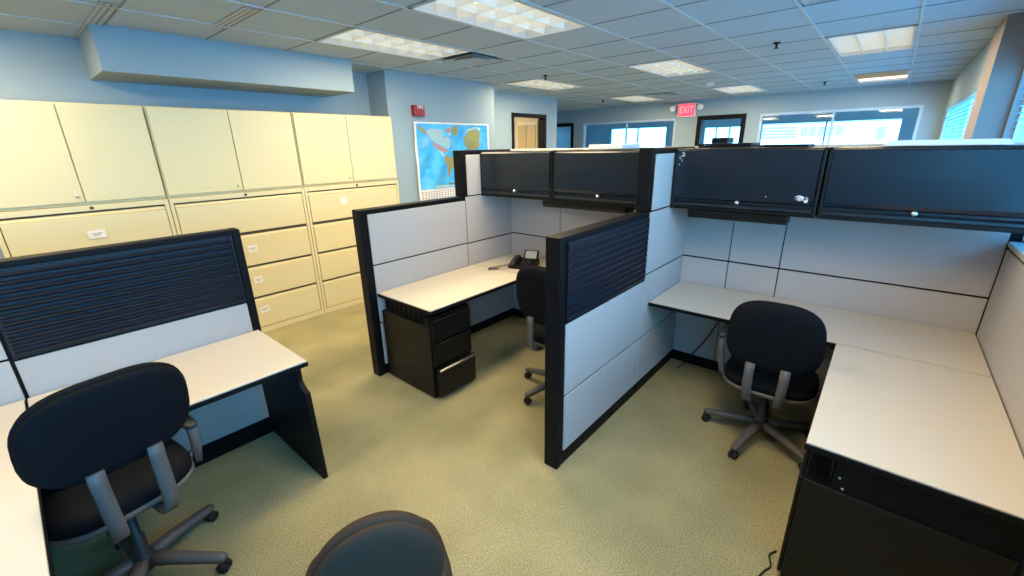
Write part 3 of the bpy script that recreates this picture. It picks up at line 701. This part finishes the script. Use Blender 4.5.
# ================================================================== CHAIRS
def superell(w, h, e, n=40, top=1.0):
    pts = []
    for i in range(n):
        a = 2*PI*i/n; c, s = math.cos(a), math.sin(a)
        x = w/2*math.copysign(abs(c)**(2/e), c); z = h/2*math.copysign(abs(s)**(2/e), s)
        x *= 1-(1-top)*(z/h+.5)                      # taper toward the top
        pts.append((x, z))
    return pts
def chair(label, loc, face, base_deg, fab='chfab', dz=0, az=0, bdz=0, recl=.14, bw=.47, bh=.43, arms=True, shell=True, bars=True, top=.93, seat_y=.02, ex=2.9, back_y=-.25):
    """front faces local +Y"""
    t = thing('office_chair', label, 'office chair', loc, face, 'black swivel office chairs', room=False)
    sz = .46+dz; ah = .45+az
    # five-star base, each leg with a caster
    for k in range(5):
        a = math.radians(base_deg+72*k)-face; c, s = math.cos(a), math.sin(a)
        m = MB(); prof = [(-.026, -.016), (.026, -.016), (.024, .012), (.012, .018), (-.012, .018), (-.024, .012)]
        m.sweep([(c*.028, s*.028, .115), (c*.12, s*.12, .108), (c*.24, s*.24, .088), (c*.315, s*.315, .078), (c*.332, s*.332, .074)], prof, scale=[1.15, 1.05, .9, .85, .6])
        lg = m.build('base_leg', M['chpl'], t)
        w = MB(); px, py = -s, c
        for d in (-.013, .013):
            ring = []
            for (r, h) in ((.004, -.009), (.022, -.009), (.026, -.005), (.026, .005), (.022, .009), (.004, .009)):
                ring.append([(c*.315+px*(d+h)+c*r*math.cos(q*PI/8), s*.315+py*(d+h)+s*r*math.cos(q*PI/8), .027+r*math.sin(q*PI/8)) for q in range(16)])
            w.rings(ring)
        w.tube([(c*.315, s*.315, .030), (c*.315, s*.315, .072)], .009)
        w.build('caster', M['rubber'], lg)
    m = MB(); m.lathe([(.001, .07), (.045, .075), (.05, .11), (.04, .135), (.028, .15), (.028, .24), (.021, .245), (.021, sz-.10), (.001, sz-.10)])
    m.build('gas_column', M['chdk'], t)
    m = MB(); m.box(-.10, .10, -.12, .12, sz-.105, sz-.07, bev=.012); m.tube([(.08, .02, sz-.085), (.22, .03, sz-.085), (.25, .03, sz-.082)], .006)
    m.build('seat_mechanism', M['chdk'], t)
    # seat
    so = superell(.49, .47, 3.0)
    def seat_ring(k, z): return [(x*k, seat_y+y*k, z-.035*max(0, (y*k)/.235)**3 - .012*(1-min(1, (x*k/.245)**2))*0) for x, y in so]
    m = MB().rings([seat_ring(.86, sz-.066), seat_ring(.98, sz-.060), seat_ring(1.015, sz-.048), seat_ring(1.0, sz-.034)])
    m.build('seat_shell', M['chpl'], t, 'grey seat edge')
    m = MB().rings([seat_ring(.96, sz-.036), seat_ring(.995, sz-.028), seat_ring(1.0, sz-.006), seat_ring(.97, sz+.016), seat_ring(.88, sz+.030), seat_ring(.6, sz+.036), seat_ring(.25, sz+.034)])
    m.build('seat_cushion', M[fab], t)
    # backrest: local frame, leaning
    zc = sz+.105+bdz+bh/2
    bo = superell(bw, bh, ex, 44, top)
    mt = Matrix.Translation((0, back_y, zc)) @ Matrix.Rotation(recl, 4, 'X')
    def bring(k, y): return [(x*k, y+.22*(x*k)**2*1.4, z*k) for x, z in bo]
    m = MB().rings([bring(.3, -.034), bring(.7, -.033), bring(.90, -.028), bring(.975, -.017), bring(1.0, -.004)]).xform(mt)
    m.build('back_shell', M[fab], t)
    m = MB().rings([bring(.96, -.004), bring(1.012, .001), bring(1.015, .016), bring(.985, .031), bring(.9, .042), bring(.65, .05), bring(.3, .052)]).xform(mt)
    m.build('back_cushion', M[fab], t)
    if bars:
        for s in (-1, 1):
            m = MB(); p0 = mt @ Vector((s*.085, -.034, -bh*.36)); p1 = mt @ Vector((s*.085, -.044, -bh*.50))
            pts = [p0, p1, (s*.083, p1.y-.012, sz+.02), (s*.08, p1.y-.004, sz-.04), (s*.078, p1.y+.03, sz-.082), (s*.075, p1.y+.08, sz-.094), (s*.07, -.10, sz-.092)]
            m.sweep(pts, [(-.024, -.009), (.024, -.009), (.024, .009), (-.024, .009)], up=(0, 1, .4))
            m.build('back_bar', M['chpl'], t)
    if arms:
        for s in (-1, 1):
            m = MB(); pts = [(s*.16, -.01, sz-.078), (s*.235, -.015, sz-.070), (s*.262, -.02, sz-.045), (s*.275, -.03, ah+.03), (s*.282, -.035, ah+.10), (s*.284, -.03, ah+.17), (s*.284, -.02, ah+.20)]
            m.sweep(pts, [(-.014, -.022), (.014, -.022), (.016, 0), (.014, .022), (-.014, .022), (-.016, 0)], up=(0, 1, 0))
            am = m.build('armrest', M['chpl'], t)
            so2 = superell(.06, .24, 3, 24)
            MB().rings([[(s*.284+x*k, .06+y*k, z) for x, y in so2] for k, z in ((.8, ah+.194), (1, ah+.200), (1, ah+.212), (.85, ah+.220), (.4, ah+.222))]).build('arm_pad', M['chdk'], am)
    return t
chair('black swivel chair pulled up to the right worktop under the window-side cabinets', (2.75, .32, 0), -PI/2+.05, 95)
chair('black swivel chair with grey back bars at the near left desk', (.0, 2.165, 0), .16, 28, dz=.075, bdz=.075, az=-.02, recl=.30, back_y=-.30, bh=.40, bw=.48)
chair('black swivel chair half hidden behind the louvered divider, in the middle cubicle', (2.42, 1.615, 0), -PI/2, 164, dz=.04, bdz=.015)
chair('grey black chair back cut off by the bottom edge of the picture', (.511, 1.08, 0), -.44, 20, dz=-.08, fab='chfab2', arms=False, ex=2.1, top=.70, bw=.43, bdz=-.01)

# ================================================================== SMALL THINGS
def phone():
    cx, cy = 3.02, 2.47
    t = thing('desk_phone', 'black desk phone with raised screen on the middle cubicle worktop', 'telephone', (cx, cy, DZ+.001), .0, room=False)
    t.rotation_euler = (0, 0, -PI/2+.35)
    MB().prism([(-.11, 0), (.11, 0), (.11, .055), (.09, .062), (-.10, .022), (-.11, .015)], 0, -.11, .13).build('body', M['black'], t)
    k = MB()
    for i in range(4):
        for j in range(3): k.box(-.0+j*.03, .02+j*.03, -.075+i*.026, -.058+i*.026, .028+i*.0085, .040+i*.0085, bev=.002)
    k.build('keypad', M['chdk'], t)
    s = MB().prism([(.07, .052), (.10, .058), (.135, .125), (.12, .130)], 0, -.02, .12).build('screen_hood', M['black'], t)
    MB().prism([(.072, .062), (.079, .060), (.118, .122), (.112, .124)], 0, -.005, .105).build('screen', M['screen'], s, 'grey screen')
    h = MB()
    h.sweep([(-.075, -.10, .035), (-.075, -.06, .060), (-.075, 0, .072), (-.075, .06, .078), (-.075, .10, .070)], [(-.02, -.010), (.02, -.010), (.018, .010), (-.018, .010)])
    for y, z in ((-.085, .036), (.085, .064)): h.lathe([(.001, -.014), (.026, -.014), (.030, 0), (.026, .012), (.001, .014)], (-.075, y, z), n=16)
    h.build('handset', M['chdk'], t)
    c = MB(); pts = []
    for i in range(220):
        q = i/219; a = q*PI*1.25
        bx, by = -.17-.10*math.sin(a)*.9, -.10+.0+.17*(q-.5)-.09*math.sin(a)
        pts.append((bx+.007*math.cos(i*.9), by+.003*math.cos(i*.9), .010+.007*math.sin(i*.9)))
    c.tube([(-.075, -.115, .02), (-.11, -.16, .01)]+pts[:1], .0025, n=5); c.tube(pts, .0028, n=5)
    c.build('coiled_cord', M['cord'], t)
phone()
def cable(label, pts, r=.005):
    o = MB().tube(pts, r, n=7).build('cable', M['rubber']); return tag(recentre(o), label, 'cable', 'loose black cables')
def smooth(pts, n=8):
    out = []; P = [Vector(p) for p in pts]
    for i in range(len(P)-1):
        a, b, c, d = P[max(i-1, 0)], P[i], P[i+1], P[min(i+2, len(P)-1)]
        for k in range(n):
            q = k/n; out.append(.5*((2*b)+(c-a)*q+(2*a-5*b+4*c-d)*q*q+(3*b-a-3*c+d)*q**3))
    out.append(P[-1]); return out
cable('black cable hanging from the right worktop down the panel', smooth([(3.44, .78, .685), (3.435, .80, .50), (3.43, .87, .30), (3.425, .97, .12), (3.40, 1.03, .007), (3.30, 1.05, .007)]))
cable('black cable looped on the carpet under the phone worktop', smooth([(3.34, 2.2, .006), (3.2, 2.25, .006), (3.0, 2.1, .006), (3.05, 1.95, .006), (3.25, 1.98, .006), (3.2, 2.12, .006), (3.05, 2.0, .018), (2.95, 1.8, .006)]))
cable('thin black cable on the carpet beside the right pedestal', smooth([(1.90, .066, .006), (1.86, .085, .006), (1.80, .070, .006), (1.76, .085, .006), (1.70, .10, .006), (1.66, .085, .006)]), .004)
cable('short black cable by the caster under the near right worktop', smooth([(2.52, .03, .006), (2.47, .055, .006), (2.42, .04, .03), (2.40, .02, .10), (2.42, -.02, .25)]), .004)
cable('black wire hanging below the middle overhead cabinets', smooth([(3.357, 1.62, 1.36), (3.356, 1.625, 1.25), (3.356, 1.61, 1.15), (3.356, 1.62, 1.05)]), .0035)
# things lying on top of the tall panels and overhead cabinets
TOPZ = HH+.0185
o = B(3.06, 3.36, 1.54, 1.83, 1.763, 1.800, bev=.006).build('flat_box', M['white']); tag(recentre(o), 'white flat box lying on top of the middle overhead cabinets', 'box')
t = thing('laptop', 'closed dark laptop on top of the chipped overhead cabinet', 'laptop', (3.25, .86, 1.764))
B(3.13, 3.40, .70, 1.02, 1.7635, 1.782, bev=.004).build('base', M['black'], t); B(3.13, 3.40, .70, 1.02, 1.783, 1.792, bev=.003).build('lid', M['steel_blk'], t)
o = MB(); o.box(3.20, 3.36, .86, .96, 1.7925, 1.828, bev=.006); o = o.build('black_box', M['black']); tag(recentre(o), 'small black box stacked on the closed laptop', 'box')
o = B(3.16, 3.44, .40, .66, 1.7635, 1.778, bev=.003).build('dark_folder', M['black']); tag(recentre(o), 'dark folder lying on the overhead cabinet right of the laptop', 'folder')
o = MB().prism([(-.42, 1.764), (.06, 1.764), (.03, 1.790), (-.40, 1.790)], 0, 3.14, 3.42).build('light_cover', M['white']); tag(recentre(o), 'long white plastic cover lying on the overhead cabinet by the window', 'cover')
# cabinet in the room behind the open door
t = thing('tan_cupboard', 'pale cupboard with two tan doors seen through the open black-framed door', 'cupboard', (7.29, 5.76, 0))
B(7.22, 7.38, 5.50, 6.02, 0, 2.26, bev=.005).build('body', M['paint_beige'], t)
for a, b in ((5.53, 5.745), (5.775, 5.99)): B(7.20, 7.219, a, b, .05, 2.20, bev=.004).build('door', M['tan'], t)
# venetian blinds
def blind(x0, x1, yc, z0, z1, label, tilt=.15, step=.045):
    t = thing('window_blind', label, 'window blind', ((x0+x1)/2, yc, z0), group='blue venetian blinds')
    B(x0, x1, yc-.025, yc+.025, z1-.045, z1, bev=.004).build('head_rail', M['blind'], t)
    m = MB(); n = int((z1-z0-.08)/step); ca, sa = .017*math.cos(tilt), .017*math.sin(tilt)
    for i in range(n):
        z = z0+.03+i*step
        m.prism([(yc-ca, z-sa), (yc+ca, z+sa), (yc+ca, z+sa+.0015), (yc-ca, z-sa+.0015)], 0, x0+.01, x1-.01)
    m.build('slats', M['blind'], t)
    c = MB()
    for q in (.12, .5, .88): c.tube([(x0+(x1-x0)*q, yc+.026, z0), (x0+(x1-x0)*q, yc+.026, z1-.04)], .002, n=5)
    c.build('cords', M['white'], t)
    B(x0, x1, yc-.02, yc+.02, z0, z0+.02, bev=.004).build('bottom_rail', M['blind'], t)
blind(6.03, 10.12, -.515, 1.02, 2.235, 'blue venetian blind in the far side window beyond the column')
blind(1.62, 5.24, YW-.035, 1.285, 2.33, 'blue venetian blind in the near window beside the right desk', tilt=.02, step=.05)
# building outside
t = thing('office_building', 'pale office building seen through the far windows', 'building', (70, 6, -8))
B(64, 76, -14, 14, -8, 3.9).build('walls', M['build'], t)
for z0, z1 in ((2.35, 3.35), (-1.2, .2), (-5, -3.4)):
    for k in range(5):
        y = 5.0+k*.85
        B(63.9, 64.05, y, y+.68, z0, z1).build('window', M['build_win'], t)
for k in range(4): B(63.85, 64.05, 9.5, 13.6, 2.2+k*.36, 2.36+k*.36).build('sunshade', M['build_win'], t)
B(63.9, 64.05, 1.2, 2.0, 1.8, 3.1).build('window', M['build_win'], t)
B(63.7, 76.3, -14.3, 14.3, 3.9, 4.25).build('roof_edge', M['build'], t)
struct(B(15.3, 140, -80, 90, -8.2, -8).build('ground_outside', M['asphalt']))

for o in SC.objects:
    if '_w' in o: del o['_w']
